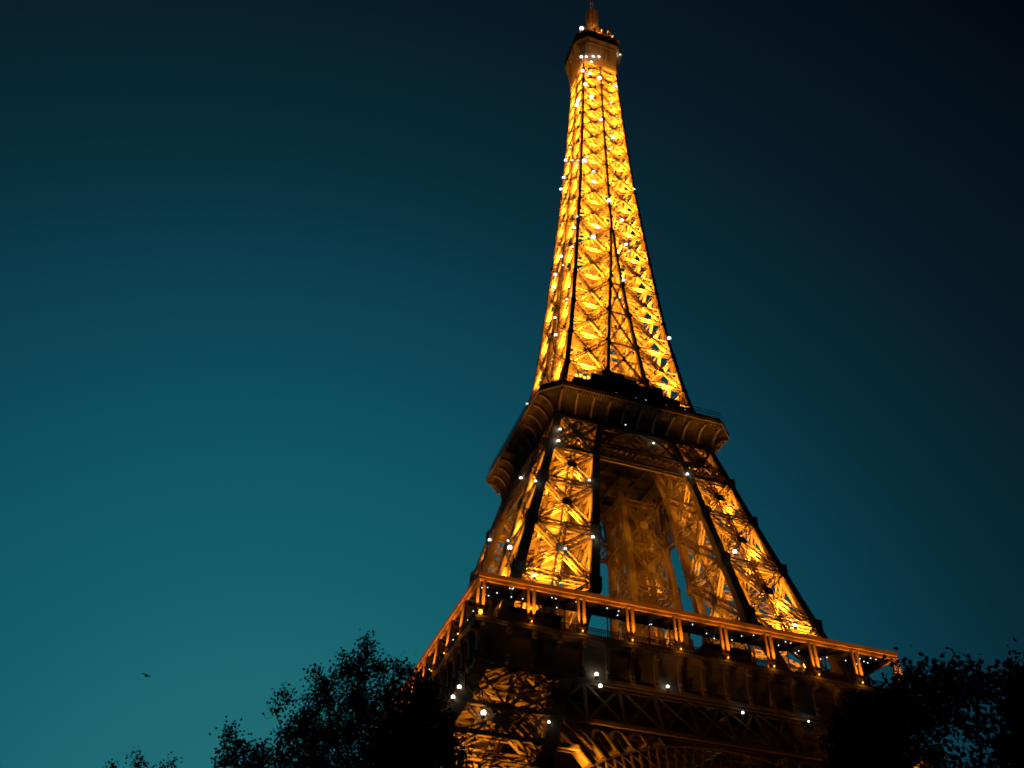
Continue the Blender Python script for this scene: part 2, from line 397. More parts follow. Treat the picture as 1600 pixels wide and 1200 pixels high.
for i in range(4):
    t = rot4(i)
    m = MB()
    # cornice, cove and plain name band of the frieze
    prof_side(m, [(33.9, 51.4), (34.65, 51.4), (34.65, 51.9), (34.25, 52.0), (34.25, 55.6), (34.5, 56.4), (35.05, 56.9), (A1, 57.0), (A1, 57.25), (A1+.12, 57.3), (A1+.12, 57.62), (33.5, 57.66)], i)
    fz = m.build('frieze', BUFF, tower)
    for k in range(19):
        x = -34.1+68.2*k/18
        m = MB()
        pr = [(34.2, 51.7), (34.85, 51.7), (34.95, 52.3), (34.62, 52.6), (34.62, 53.6), (34.75, 55.0), (35.15, 56.2), (35.3, 56.95), (34.2, 56.95)]
        V = [t((x-.28, -o_, z)) for o_, z in pr]+[t((x+.28, -o_, z)) for o_, z in pr]; n = len(pr)
        m.verts(V, [tuple(range(n)), tuple(range(n, 2*n))[::-1]]+[(j, n+j, n+(j+1) % n, (j+1) % n) for j in range(n)])
        c = t((x, -35.1, 56.3)); m.lathe((c[0], c[1], 55.75), [(0.1, 0), (0.42, .1), (0.5, .45), (0.36, .8), (0.1, .9)], 10)
        c = t((x, -34.75, 52.6)); m.lathe(c, [(0.1, 0), (0.33, .05), (0.33, .4), (0.1, .5)], 8)
        m.build('console', BUFF, fz)
    # parapet railing
    m = MB()
    P = lambda x, z, o_=35.1: t((x, -o_, z))
    m.bar(P(-35.1, 58.9), P(35.1, 58.9), 0.12, 0.10); m.bar(P(-35.1, 57.85), P(35.1, 57.85), 0.08, 0.12)
    for k in range(236):
        x = -35.1+70.2*k/235
        m.bar(P(x, 57.66), P(x, 58.9), 0.13, 0.05, t((0, -1, 0)))
    m.build('railing', DARK, tower)
    # canopy of the gallery
    m = MB()
    prof_side(m, [(29.9, 64.28), (29.9, 63.55), (34.7, 63.55), (34.72, 63.15), (35.14, 63.15), (35.14, 63.6), (35.34, 63.68), (35.34, 64.32), (29.9, 64.40)], i)
    can = m.build('canopy', REDP, tower)
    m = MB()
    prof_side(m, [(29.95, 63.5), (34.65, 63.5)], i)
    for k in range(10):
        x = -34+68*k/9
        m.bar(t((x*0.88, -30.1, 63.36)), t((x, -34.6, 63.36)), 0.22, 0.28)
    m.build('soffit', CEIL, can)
    # twin pole columns joined by a rounded foot, with a lamp at the foot
    for k in range(10 if i % 2 == 0 else 8):
        x = (-35.0+70.0*k/9) if i % 2 == 0 else (-35.0+70.0*(k+1)/9)
        if i % 2 == 0 and k in (0, 9): x *= 0.995
        m = MB(); hw = 0.47
        pts = [P(x-hw, 63.4, 34.95), P(x-hw, 59.3, 35.2), P(x-hw*0.8, 58.7, 35.3), P(x, 58.4, 35.32), P(x+hw*0.8, 58.7, 35.3), P(x+hw, 59.3, 35.2), P(x+hw, 63.4, 34.95)]
        m.tube(pts, 0.26, 8); m.tube([P(x, 58.45, 35.32), P(x, 57.7, 35.34)], [0.22, 0.3], 8)
        m.bar(P(x-.6, 63.34, 34.95), P(x+.6, 63.34, 34.95), 0.5, 0.12)
        col = m.build('column', REDP, tower)
        m = MB(); c = P(x, 57.95, 35.72); f_ = 2.6 if (i == 0 and k == 0) else 0.75; m.lathe((c[0], c[1], c[2]), [(r_*f_, z_*f_) for r_, z_ in ((0.03, -.12), (0.09, -.08), (0.11, .02), (0.08, .1), (0.02, .12))], 10)
        m.build('foot_lamp', SODIUM, col)
        if i in (0, 3): spot(P(x, 58.05, 36.55), t((0, 0.10, 1)), 2900, 84, (1.0, 0.36, 0.022), 0.12); lamp(P(x, 57.75, 36.0), 13, (1.0, 0.36, 0.022), 0.12)
    # slim glazing posts behind the columns
    m = MB()
    for k in range(19):
        x = -31+62*k/18
        m.bar(P(x, 57.6, 31.6), P(x, 63.5, 31.6), 0.16, 0.16, t((0, -1, 0)))
    m.bar(P(-31, 60.2, 31.6), P(31, 60.2, 31.6), 0.08, 0.1)
    m.build('glazing_posts', DARK, tower)
    # girder under the frieze: tall X panels over a band of fine diamonds
    m = MB()
    Y = lambda z: max(Wd(z), 34.2)-0.25 if z > 50 else Wd(z)-0.1
    G = lambda x, z, d=0.0: t((x, -(Y(z)-d), z))
    nm = t((0, -1, 0.5))
    for z, h in ((51.3, 0.8), (44.4, 0.7), (39.9, 0.8)):
        e = Y(z)-1.0
        for a, b in (((-e, e),) if z > 41 else ((-e, -22), (22, e))):
            m.bar(G(a, z), G(b, z), h, 0.3, nm)
            m.bar(G(a, z, 1.5), G(b, z, 1.5), h*0.7, 0.2, nm)
    for k in range(13):
        x0 = -34.6+69.2*k/13; x1 = -34.6+69.2*(k+1)/13
        m.bar(G(x0, 51.1, 0.1), G(x1*1.06, 44.5, 0.1), 0.42, 0.08, nm); m.bar(G(x1, 51.1, .2), G(x0*1.06, 44.5, .2), 0.42, 0.08, nm)
        m.bar(G(x0, 51.1, .3), G(x0*1.06, 44.5, .3), 0.5, 0.2, nm)
    for k in range(34):
        x0 = -36.5+73*k/34; dx = 73/34*1.6
        for d in (0.05, 1.3):
            if abs(x0) < 22.0: continue
            if x0+dx < 37: m.bar(G(x0, 44.3, d), G(x0+dx, 40, d), 0.3, 0.07, nm)
            if x0-dx > -37: m.bar(G(x0, 44.3, d+.1), G(x0-dx, 40, d+.1), 0.3, 0.07, nm)
    m.build('lattice_girder', IRON, tower)
    # great decorative arch between the legs, with its row of small looped openings
    m = MB()
    rad, zc = 37.0, 3.2
    yA = lambda z: Wd(z)-0.9
    AP = lambda a, r_, d: t((r_*math.sin(a), -(yA(zc+r_*math.cos(a))-d), zc+r_*math.cos(a)))
    na = 56; ang = [(-1.02+2.04*q/na) for q in range(na+1)]
    for r_, th in ((37.0, 0.28), (40.2, 0.22)):
        for q in range(na):
            rings = []
            for a in (ang[q], ang[q+1]):
                dd = 3.2 if r_ < 38 else 0.35
                rings.append([AP(a, r_, 0), AP(a, r_, dd), AP(a, r_+th, dd), AP(a, r_+th, 0)])
            m.loft(rings, True, False)
    for q in range(na):
        m.bar(AP(ang[q], 37.2, .1), AP(ang[q+1], 40.2, .1), 0.2, 0.08, nm); m.bar(AP(ang[q+1], 37.2, .2), AP(ang[q], 40.2, .2), 0.2, 0.08, nm)
        m.bar(AP(ang[q], 37.2, 2.8), AP(ang[q+1], 40.2, 2.8), 0.2, 0.08, nm)
    ar = m.build('arch', IRON, tower)
    for q in range(-9, 10):
        if abs(q) < 2: continue
        a = q*0.062; s = 1 if q > 0 else -1
        zt = 43.6
        rt_ = (zt-zc)/math.cos(a)
        if rt_-40.4 < 1.0: continue
        m = MB()
        hw = 0.062*0.42
        L_ = rt_-40.4
        pts2 = [(a-hw*math.cos(v), 40.4+L_*0.62+min(L_*0.36, 1.2)*math.sin(v)) for v in (0.15, 0.6, 1.2, PI/2, 1.95, 2.55)]+[(a+hw, 40.4+L_*0.62), (a+hw, 40.4)]
        if s > 0: pts2 = [(2*a-aa, rr) for aa, rr in pts2]
        for p in range(len(pts2)-1):
            rings = []
            for (aa, rr) in (pts2[p], pts2[p+1]):
                rings.append([AP(aa, rr, -0.3), AP(aa, rr, 1.9), AP(aa+0.008*s, rr+.3, 1.9), AP(aa+0.008*s, rr+.3, -0.3)])
            m.loft(rings)
        m.build('loop', IRON, ar)

# canopy ceiling bulbs (small white points under the dark soffit)
random.seed(5)
bm_ = MB(); bm_.lathe((0, 0, 0), [(0.02, -.07), (0.07, -.04), (0.07, .02), (0.03, .05)], 6)
bulb0 = None; cans = [o for o in tower.children if o.name.startswith('canopy')]
for i in (0, 3):
    t = rot4(i)
    for k in range(45 if i == 0 else 16):
        x = random.uniform(-33.5, 33.5); y = random.uniform(30.4, 34.2)
        if bulb0 is None:
            b = bulb0 = bm_.build('ceiling_bulb', SPOTW, cans[i])
        else:
            b = bulb0.copy(); C.objects.link(b); b.parent = cans[i]
        b.location = t((x, -y, 63.3 - random.uniform(0, 0.25)))

# restaurant pavilions and a bar behind the gallery
for (x0, x1, y0, y1, h) in ((-9, -3.5, -29.5, -22, 3.0), (4, 11.5, -29.5, -21, 5.0), (-29.5, -23, -14, -6, 4.2), (19, 27, -30.6, -28.5, 2.4), (-28.6, -21, -30.6, -29, 4.4), (-8, 8, 20, 28, 4.5)):
    m = MB(); m.box((x0, y0, 57.3), (x1, y1, 57.3+h)); m.box((x0-.3, y0-.3, 57.3+h), (x1+.3, y1+.3, 57.6+h))
    for k in range(4):
        xx = x0+(x1-x0)*(k+.5)/4; m.box((xx-.07, y0-.1, 57.4), (xx+.07, y0-.003, 57.2+h))
    m.build('pavilion', SHED, tower)
m = MB(); m.box((-7.2, -30.5, 59.3), (-1.2, -30.3, 60.1)); m.build('bar_screen', VIOLET, tower)

# ------------------------------------------------------------------ second floor
W2, C2 = 21.18, 3.7
m = MB(); m.box((-17.4, -17.4, 112.8), (17.4, 17.4, 113.4))
for i in range(-4, 5):
    m.bar((i*4.1, -17.2, 112.2), (i*4.1, 17.2, 112.2), 0.4, 1.1); m.bar((-17.2, i*4.1, 112.3), (17.2, i*4.1, 112.3), 0.4, 1.0)
m.build('upper_floor', DARK, tower)
def octa(h, c):
    return [(-h+c, -h), (h-c, -h), (h, -h+c), (h, h-c), (h-c, h), (-h+c, h), (-h, h-c), (-h, -h+c)]
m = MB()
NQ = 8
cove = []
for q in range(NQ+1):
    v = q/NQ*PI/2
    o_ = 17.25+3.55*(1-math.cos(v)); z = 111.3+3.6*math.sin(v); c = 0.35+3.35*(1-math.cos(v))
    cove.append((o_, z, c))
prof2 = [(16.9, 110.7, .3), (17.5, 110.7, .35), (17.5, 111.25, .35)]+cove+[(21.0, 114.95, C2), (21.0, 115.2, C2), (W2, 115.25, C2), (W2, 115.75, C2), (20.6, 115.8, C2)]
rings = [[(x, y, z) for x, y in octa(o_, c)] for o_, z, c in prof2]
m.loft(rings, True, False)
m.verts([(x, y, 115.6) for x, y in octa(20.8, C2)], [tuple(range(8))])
plat2 = m.build('upper_gallery', COVE_SHADE, tower)
m = MB(); m.loft([[(x, y, z) for x, y in octa(h, C2)] for h, z in ((21.02, 114.93), (W2+.06, 115.0), (W2+.06, 115.8), (21.0, 115.84))], True, False)
m.build('cornice', BUFF, plat2)
for i in range(4):
    t = rot4(i)
    m_fin = []
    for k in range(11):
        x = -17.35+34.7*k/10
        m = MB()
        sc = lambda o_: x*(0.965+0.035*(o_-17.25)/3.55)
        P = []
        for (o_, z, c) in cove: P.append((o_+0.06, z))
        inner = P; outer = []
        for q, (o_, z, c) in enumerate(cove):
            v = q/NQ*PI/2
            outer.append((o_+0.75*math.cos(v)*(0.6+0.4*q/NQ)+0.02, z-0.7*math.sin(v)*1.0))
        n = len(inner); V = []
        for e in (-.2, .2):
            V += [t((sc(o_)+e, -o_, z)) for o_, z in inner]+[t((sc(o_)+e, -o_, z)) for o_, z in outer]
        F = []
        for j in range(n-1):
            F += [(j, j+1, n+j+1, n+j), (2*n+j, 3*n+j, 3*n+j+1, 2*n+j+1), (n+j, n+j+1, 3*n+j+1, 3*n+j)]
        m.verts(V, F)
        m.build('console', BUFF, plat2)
    # dentil-like joists under the cornice lip
    m = MB()
    for k in range(60):
        x = -17.0+34*k/59
        m.bar(t((x, -19.6, 114.70)), t((x, -20.9, 114.86)), 0.14, 0.22)
    m.build('joists', BUFF, plat2)
    # trellis parapet
    m = MB()
    for k in range(90):
        x = -17.3+34.6*k/89
        m.bar(t((x, -20.7, 115.6)), t((x, -20.7, 118.3)), 0.05, 0.05)
    for z in (116.6, 117.5, 118.3): m.bar(t((-17.4, -20.7, z)), t((17.4, -20.7, z)), 0.07, 0.07)
    m.bar(t((-17.4, -20.72, 116.2)), t((17.4, -20.72, 116.2)), 0.03, 1.1)
    m.bar(t((-17.5, -20.7, 116.2)), t((-20.7, -17.5, 116.2)), 0.05, 1.1)
    m.bar(t((-17.5, -20.7, 118.2)), t((-20.7, -17.5, 118.2)), 0.07, 0.07)
    m.build('upper_railing', DARK, tower)
    # girder of fine diamonds and, above it, an open truss between the legs
    m = MB()
    G = lambda x, z, d=0.0: t((x, -(Wd(z)-0.05-d), z)); nm = t((0, -1, 0.25))
    for z, h in ((105.2, 0.55), (101.6, 0.6), (110.6, 0.5)):
        e = Wd(z)-0.8
        m.bar(G(-e, z), G(e, z), h, 0.25, nm); m.bar(G(-e, z, 1.1), G(e, z, 1.1), h*.7, 0.2, nm)
    for k in range(30):
        x0 = -17.6+35.2*k/29; dx = 2.6
        for d in (0.05, 1.0):
            if x0+dx < 18.2: m.bar(G(x0, 105, d), G(x0+dx, 101.8, d), 0.22, 0.06, nm)
            if x0-dx > -18.2: m.bar(G(x0, 105, d+.08), G(x0-dx, 101.8, d+.08), 0.22, 0.06, nm)
    for k in range(8):
        x0 = -16.6+33.2*k/8; x1 = -16.6+33.2*(k+1)/8
        lattice(m, G(x0, 105.4, .4), G(x1, 110.4, .4), 0.5, 0.5, nm, 0.14, 0.08); lattice(m, G(x1, 105.4, .5), G(x0, 110.4, .5), 0.5, 0.5, nm, 0.14, 0.08)
    # shallow arch bracket under the middle of the girder
    pts = [G(-7.0+14*q/14, 105.3+5.0*math.sin(PI*q/14)**0.7, .2) for q in range(15)]
    for q in range(14): m.bar(pts[q], pts[q+1], 0.4, 0.9, nm)
    m.build('upper_girder', IRON, tower)
# dark shops on the second floor, upper deck
m = MB()
m.loft([[(x, y, z) for x, y in octa(h, 4.0)] for h, z in ((12.6, 115.65), (12.6, 119.4), (13.4, 119.6), (13.4, 120.1))])
for (x0, x1, z1) in ((-13.6, -9.6, 121.0), (-9.6, -7.2, 123.2), (-7.2, -2.2, 124.9), (-2.2, 0.6, 124.0), (0.6, 4.2, 123.0), (4.2, 6.6, 123.6), (6.6, 10.4, 121.6), (10.4, 13.2, 120.2)):
    m.box((x0+.01, -17.3, 115.65), (x1-.01, -13.7, z1)); m.box((x0, -17.45, z1), (x1, -13.6, z1+.18))
    for k in range(3):
        xx = x0+(x1-x0)*(k+.5)/3; m.bar((xx, -17.2, z1), (xx, -17.2, z1+1.1), 0.07, 0.07)
    m.bar((x0, -17.2, z1+1.1), (x1, -17.2, z1+1.1), 0.08, 0.08)
for i in range(1, 4):
    t = rot4(i)
    m.bar(t((-9.5, -13.3, 121.4)), t((9.5, -13.3, 121.4)), 0.08, 0.08); m.bar(t((-9.5, -13.3, 120.6)), t((9.5, -13.3, 120.6)), 0.05, 1.0)
shop = m.build('shop_pavilion', SHED, tower)
for k, x in enumerate((-13.3, -12.3, -11.5, -10.6)):
    m = MB(); z = 121.5+0.35*(k % 2)
    m.box((x, -17.30, z), (x+.62, -17.2, z+.55)); m.box((x+.1, -17.28, z-.3), (x+.25, -17.2, z))
    m.build('lit_window', WARMWIN, shop)
lightm = MB(); lightm.box((0, -.06, 0), (.17, 0, .19)); l0 = None
for k in range(24):
    x = random.uniform(-5, 12.5); z = random.choice((116.9, 117.6, 118.4, 118.9, 119.6))
    if l0 is None: b = l0 = lightm.build('shop_light', SPOTW, shop)
    else: b = l0.copy(); C.objects.link(b); b.parent = shop
    b.location = (x, -17.31, z); k_ = random.uniform(.5, 1.2); b.scale = (k_, 1, k_)

# ------------------------------------------------------------------ top
W3, C3, Z3 = 8.1, 2.9, 272.7
m = MB()
def oc(h, c, z): return [(x, y, z) for x, y in octa(h, c)]
m.loft([oc(5.75, .45, 262.0), oc(5.95, .6, 264.0), oc(6.5, 1.2, 267.5), oc(7.6, 2.4, 271.6), oc(W3, C3, Z3), oc(W3, C3, Z3+.35), oc(W3-.15, C3, Z3+.4)], True, False)
for i in range(4):
    t = rot4(i)
    for x in (-4.6, -1.6, 1.6, 4.6):
        m.bar(t((x*.95, -5.95, 262.5)), t((x*1.05, -7.95, 272.4)), 0.12, 0.25)
    m.bar(t((-5, -7.35, 270.6)), t((5, -7.35, 270.6)), 0.2, 0.12)
m.build('top_soffit', BUFF, tower)
m = MB()
m.loft([oc(7.85, 2.8, Z3+.35), oc(7.85, 2.8, 276.4), oc(8.1, 2.9, 276.5), oc(8.1, 2.9, 277.0), oc(6.6, 2.3, 277.1)])
for i in range(4):
    t = rot4(i)
    for k in range(9):
        x = -4.8+9.6*k/8; m.bar(t((x, -7.9, 273.2)), t((x, -7.9, 276.3)), 0.14, 0.12)
    m.bar(t((-5, -7.92, 274.3)), t((5, -7.92, 274.3)), 0.14, 0.1)
m.build('observation_cabin', REDP, tower)
m = MB()
for i in range(4):
    t = rot4(i)
    for k in range(26):
        x = -6.6+13.2*k/25; m.bar(t((x, -6.7, 277)), t((x*.97, -6.4, 280.4)), 0.07, 0.07)
    for z in (278.2, 279.4, 280.4): m.bar(t((-6.6, -6.6, z)), t((6.6, -6.6, z)), 0.08, 0.08)
m.build('mesh_cage', DARK, tower)
m = MB()
m.loft([oc(4.2, 1.4, 277.05), oc(4.2, 1.4, 282.5), oc(4.9, 1.6, 282.8), oc(4.9, 1.6, 283.3), oc(3.0, 1, 284.6)])
for i in range(4):
    t = rot4(i)
    for x in (-3.4, -1.2, 1.2, 3.4): m.bar(t((x, -4.3, 277.2)), t((x, -4.3, 282.5)), 0.3, 0.25)
for k, (x, y, h) in enumerate(((3.4, -5.6, 4.6), (5.2, -5.0, 3.4), (1.2, -5.7, 3.8), (-1.8, -5.6, 2.6), (5.6, -1.5, 3.2), (-5.2, -3.0, 2.8), (-5.4, 1.8, 3.6))):
    m.lathe((x, y, 280.3), [(0.25, -3.2), (0.25, 0), (0.8, .2), (0.9, h*.45), (0.45, h*.55), (0.4, h)], 10)
m.build('top_room', BUFF, tower)
random.seed(11)
for k in range(12):    # aerials and dishes round the roof
    a = k*2*PI/12+0.2; r_ = 5.2+random.random()*1.2; h = 1.6+random.random()*2.2
    m = MB(); x, y = r_*math.cos(a), r_*math.sin(a)
    m.tube([(x, y, 277.05), (x, y, 281+h)], 0.09, 6)
    m.tube([(x-.5, y, 280.6+h*.6), (x+.5, y, 280.6+h*.6)], 0.16, 6)
    m.lathe((x, y, 280.0+h*.4), [(0.1, 0), (0.5, .1), (0.55, .5), (0.1, .7)], 8)
    m.build('aerial', BUFF, tower)
m = MB()
m.lathe((0, 0, 283.5), [(2.9, 0), (2.9, 2.2), (2.3, 3.2), (1.9, 4.4), (1.9, 10.5)], 16)
for k in range(40):
    z = 288+(k % 10)*0.62; a = (k//10)*PI/2+0.3*(k % 2)
    for d in (0, .8): m.bar((1.9*math.cos(a+d), 1.9*math.sin(a+d), z), (2.45*math.cos(a+d), 2.45*math.sin(a+d), z), 0.3, 0.42)
m.lathe((0, 0, 294), [(2.1, 0), (2.15, .3), (1.9, .5), (1.75, 10.0), (1.2, 10.6), (0.7, 11.2)], 16)
for k in range(160):
    z = 294.7+(k//8)*0.5; a = (k % 8)*PI/4+0.2*((k//8) % 2)
    m.bar((1.75*math.cos(a), 1.75*math.sin(a), z), (2.15*math.cos(a), 2.15*math.sin(a), z), 0.4, 0.3)
m.build('cupola', BUFF, tower)
m = MB()
for k in range(4):
    a = k*PI/2+.4
    m.tube([(0.62*math.cos(a), 0.62*math.sin(a), 305), (0.5*math.cos(a), 0.5*math.sin(a), 330)], 0.12, 6)
for k in range(30):
    z = 305.3+k*.8; a = k*PI/2+.4
    m.bar((0.6*math.cos(a), 0.6*math.sin(a), z), (0.6*math.cos(a+PI/2), 0.6*math.sin(a+PI/2), z+.6), 0.1, 0.1)
m.build('antenna_mast', BUFF, tower)

# ------------------------------------------------------------------ sparkling flash lamps fixed to the faces
FL = [('F', -3.19, 261.93), ('F', -6.27, 254.99), ('F', -3.91, 254.6), ('F', -0.63, 254.08), ('F', -5.51, 247.63), ('F', 4.75, 252.34), ('F', -3.68, 241.73), ('L', -2.15, 242.26), ('L', -3.3, 242.9), ('F', 2.74, 241.84), ('F', -1.03, 230.76), ('F', 2.43, 223.15), ('F', 1.16, 216.9), ('L', 1.79, 225.77), ('L', 5.13, 223.72), ('L', -0.95, 215.86), ('L', -6.45, 208.84), ('F', -5.94, 209.45), ('F', -6.79, 207.27), ('L', -5.75, 207.49), ('F', -4.21, 203.46), ('L', 5.72, 216.2), ('F', -4.49, 198.6), ('L', 7.31, 212.58), ('F', 7.7, 200.99), ('F', -0.29, 192.15), ('F', -9.69, 180.98), ('L', -8.13, 178.36), ('F', 2.93, 185.11), ('F', -4.16, 178.84), ('F', -5.55, 174.48), ('F', 3.42, 175.35), ('F', 4.12, 172.78), ('L', -8.03, 171.12), ('L', 0.79, 176.69), ('L', -1.74, 170.75), ('L', 4.38, 173.44), ('L', 4.61, 168.96), ('L', -8.66, 156.05), ('L', -8.09, 152.39), ('L', 0.12, 153.78), ('L', -2.62, 145.59), ('F', 1.78, 160.9), ('F', 0.34, 154.07), ('F', 12.0, 144.28), ('L', 5.07, 137.4), ('L', 13.9, 136.74), ('F', -16.95, 106.0), ('F', -17.58, 102.53), ('F', -12.29, 93.74), ('F', -22.86, 90.45), ('L', -1.65, 104.72), ('L', 12.31, 97.19), ('L', -12.61, 83.34), ('L', -17.56, 79.24), ('F', -18.61, 76.11), ('F', -13.26, 79.96), ('F', -24.47, 69.21), ('F', -2.43, 112.07), ('F', 3.19, 108.55), ('F', 9.12, 101.57), ('F', 14.63, 83.63), ('F', 22.07, 69.49), ('L', -37.2, 46.42), ('L', -38.4, 44.56), ('F', -34.49, 42.86), ('F', -25.67, 43.05), ('F', -17.1, 52.23), ('F', -16.62, 50.59), ('F', -6.07, 52.25), ('F', 5.49, 50.15), ('F', 16.61, 50.61)]
pts = []
for f, u_, z in FL:
    d = Wd(z)+0.25
    if 50 < z < 53: d = max(d, 34.9)
    pts.append((u_, -d, z) if f == 'F' else (-d, u_, z))
pts += [(5.9, -5.8, 273.0-2.6), (6.6, -6.9, 270.3), (-6.55, -5.95, 263.0), (-4.74, -5.95, 264.0), (-2.4, -5.95, 265.4), (-0.5, -5.95, 266.2), (-5.96, -5.0, 282.1), (21.1, 11.0, 109.4)]
lm = MB()
def ball(mb, c, r_, n=10):
    mb.lathe(c, [(r_*math.sin(PI*q/6)+0.004, -r_*math.cos(PI*q/6)) for q in range(7)], n)
ball(lm, (0, 0, 0), 1.0)
hm = MB(); hm.box((-.16, -.16, -.75), (.16, .16, -.22)); hm.box((-.3, -.06, -.62), (.3, .06, -.5))
bulb_mesh = None
for q, p in enumerate(pts):
    s = float(np.interp(p[2], [40, 110, 260], [0.22, 0.29, 0.46]))
    if bulb_mesh is None:
        ho = hm.build('flash_lamp', DARK, tower); bo = lm.build('bulb', STROBE, ho); bulb_mesh = (ho, bo)
    else:
        ho = bulb_mesh[0].copy(); bo = bulb_mesh[1].copy(); C.objects.link(ho); C.objects.link(bo); ho.parent = tower; bo.parent = ho
    ho.location = p; k = s*random.choice((0.6, 0.8, 1.0, 1.0, 1.2, 1.45))*random.uniform(.92, 1.08); bo.scale = (k, k, k)

for p in pts:
    if p[2] < 112 or p[2] > 262:
        lamp((p[0]*1.005-.25, p[1]*1.005-.45, p[2]-.1), (2.6 if p[2] < 56 else 14) if p[2] < 112 else 45, (0.90, 1.0, 0.86), 0.2)

# ------------------------------------------------------------------ the tower's sodium floodlights (real lamps inside the lattice, some added outside it)
for sx in (-1, 1):
    for sy in (-1, 1):
        for z, e in ((6, 13000), (19, 13000), (31, 10500), (43.5, 2600)):
            m_ = (Wd(z)+In(z))/2+2.5
            spot((sx*m_, sy*m_, z), (-.2*sx, -.2*sy, 1), e, 160)
        for z, e in ((59.0, 1100), (64.8, 10500), (71.3, 9500), (82.4, 8500), (93.2, 6000), (103, 900)):
            m_ = (Wd(z)+In(z))/2; d = 1.9
            for a, b in ((m_, Wd(z)-d), (Wd(z)-d, m_), (m_, In(z)+d), (In(z)+d, m_)):
                spot((sx*a, sy*b, z), (-.16*sx, -.16*sy, 1), e*(1.55 if a > In(z)+3 and b > In(z)+3 else 0.10)*(1.0 if sy < 0 or sx < 0 else 0.7)*(1.0 if sy < 0 else 0.32), 150)
        for z, e in ((117.5, 11500), (127.0, 11500), (137.3, 10500), (148, 10000), (158.5, 9500), (169, 9000)):
            m_ = (Wd(z)+In(z))/2; d = 1.25
            for a, b in ((m_, Wd(z)-d), (Wd(z)-d, m_)):
                spot((sx*a, sy*b, z), (-.06*sx, -.06*sy, 1), e, 150)
            spot((sx*m_, sy*m_, z-2), (0, 0, 1), e*0.5, 165)
for z in SPZ[7:-1]:
    W_ = Wd(z)
    for i in range(4):
        t = rot4(i)
        for a in (-.5, .5): spot(t((W_*a, -W_+0.95, z-0.9)), t((0, 0.03, 1)), 88*W_**2, 150)
        spot(t((-W_*.5, -W_*.5, z-1.5)), (0, 0, 1), 58*W_**2, 168)
for i in range(4):
    t = rot4(i)
    lamp(t((-4.9, -4.9, 278.3)), 1500); lamp(t((0, -5.6, 278.0)), 700)
    for x in (-3.5, 3.5): spot(t((x, -7.0, 258.5)), (0, 0, 1), 2600, 120)     # added floods outside the shaft, to brighten the top soffit
    spot(t((0, -6.4, 277.4)), t((0, 0.32, 1)), 2600, 60)  # added uplight to brighten the cupola
for i in range(4):
    t = rot4(i)
    for x in (-15.5, -11.5, 11.5, 15.5): spot(t((x, -(Wd(99.5)+3.0), 99.0)), t((0, -0.03, 1)), 2300, 60)     # added floods outside the legs, to light up the second gallery's cove
    for x in (-23.5, 23.5): spot(t((x, -41.6, 34.0)), t((-.5*x/23.5, 0.06, 1)), 2200, 85); spot(t((x*1.04, -42.3, 38.4)), t((-x/23.5, 0.40, 0.28)), 3600 if x < 0 else 500, 70)       # floods at the springing of the arch ornament
    spot(t((1.1, -1.1, 305.2)), (0, 0, 1), 500, 60)  # added uplight, as the other lamps leave the mast dim
lamp((4.6, -5.6, 282.2), 1600); lamp((0.6, -5.6, 284.6), 1500); lamp((-3.4, -4.6, 286.5), 1500)  # added lamps to brighten the roof fittings and cupola

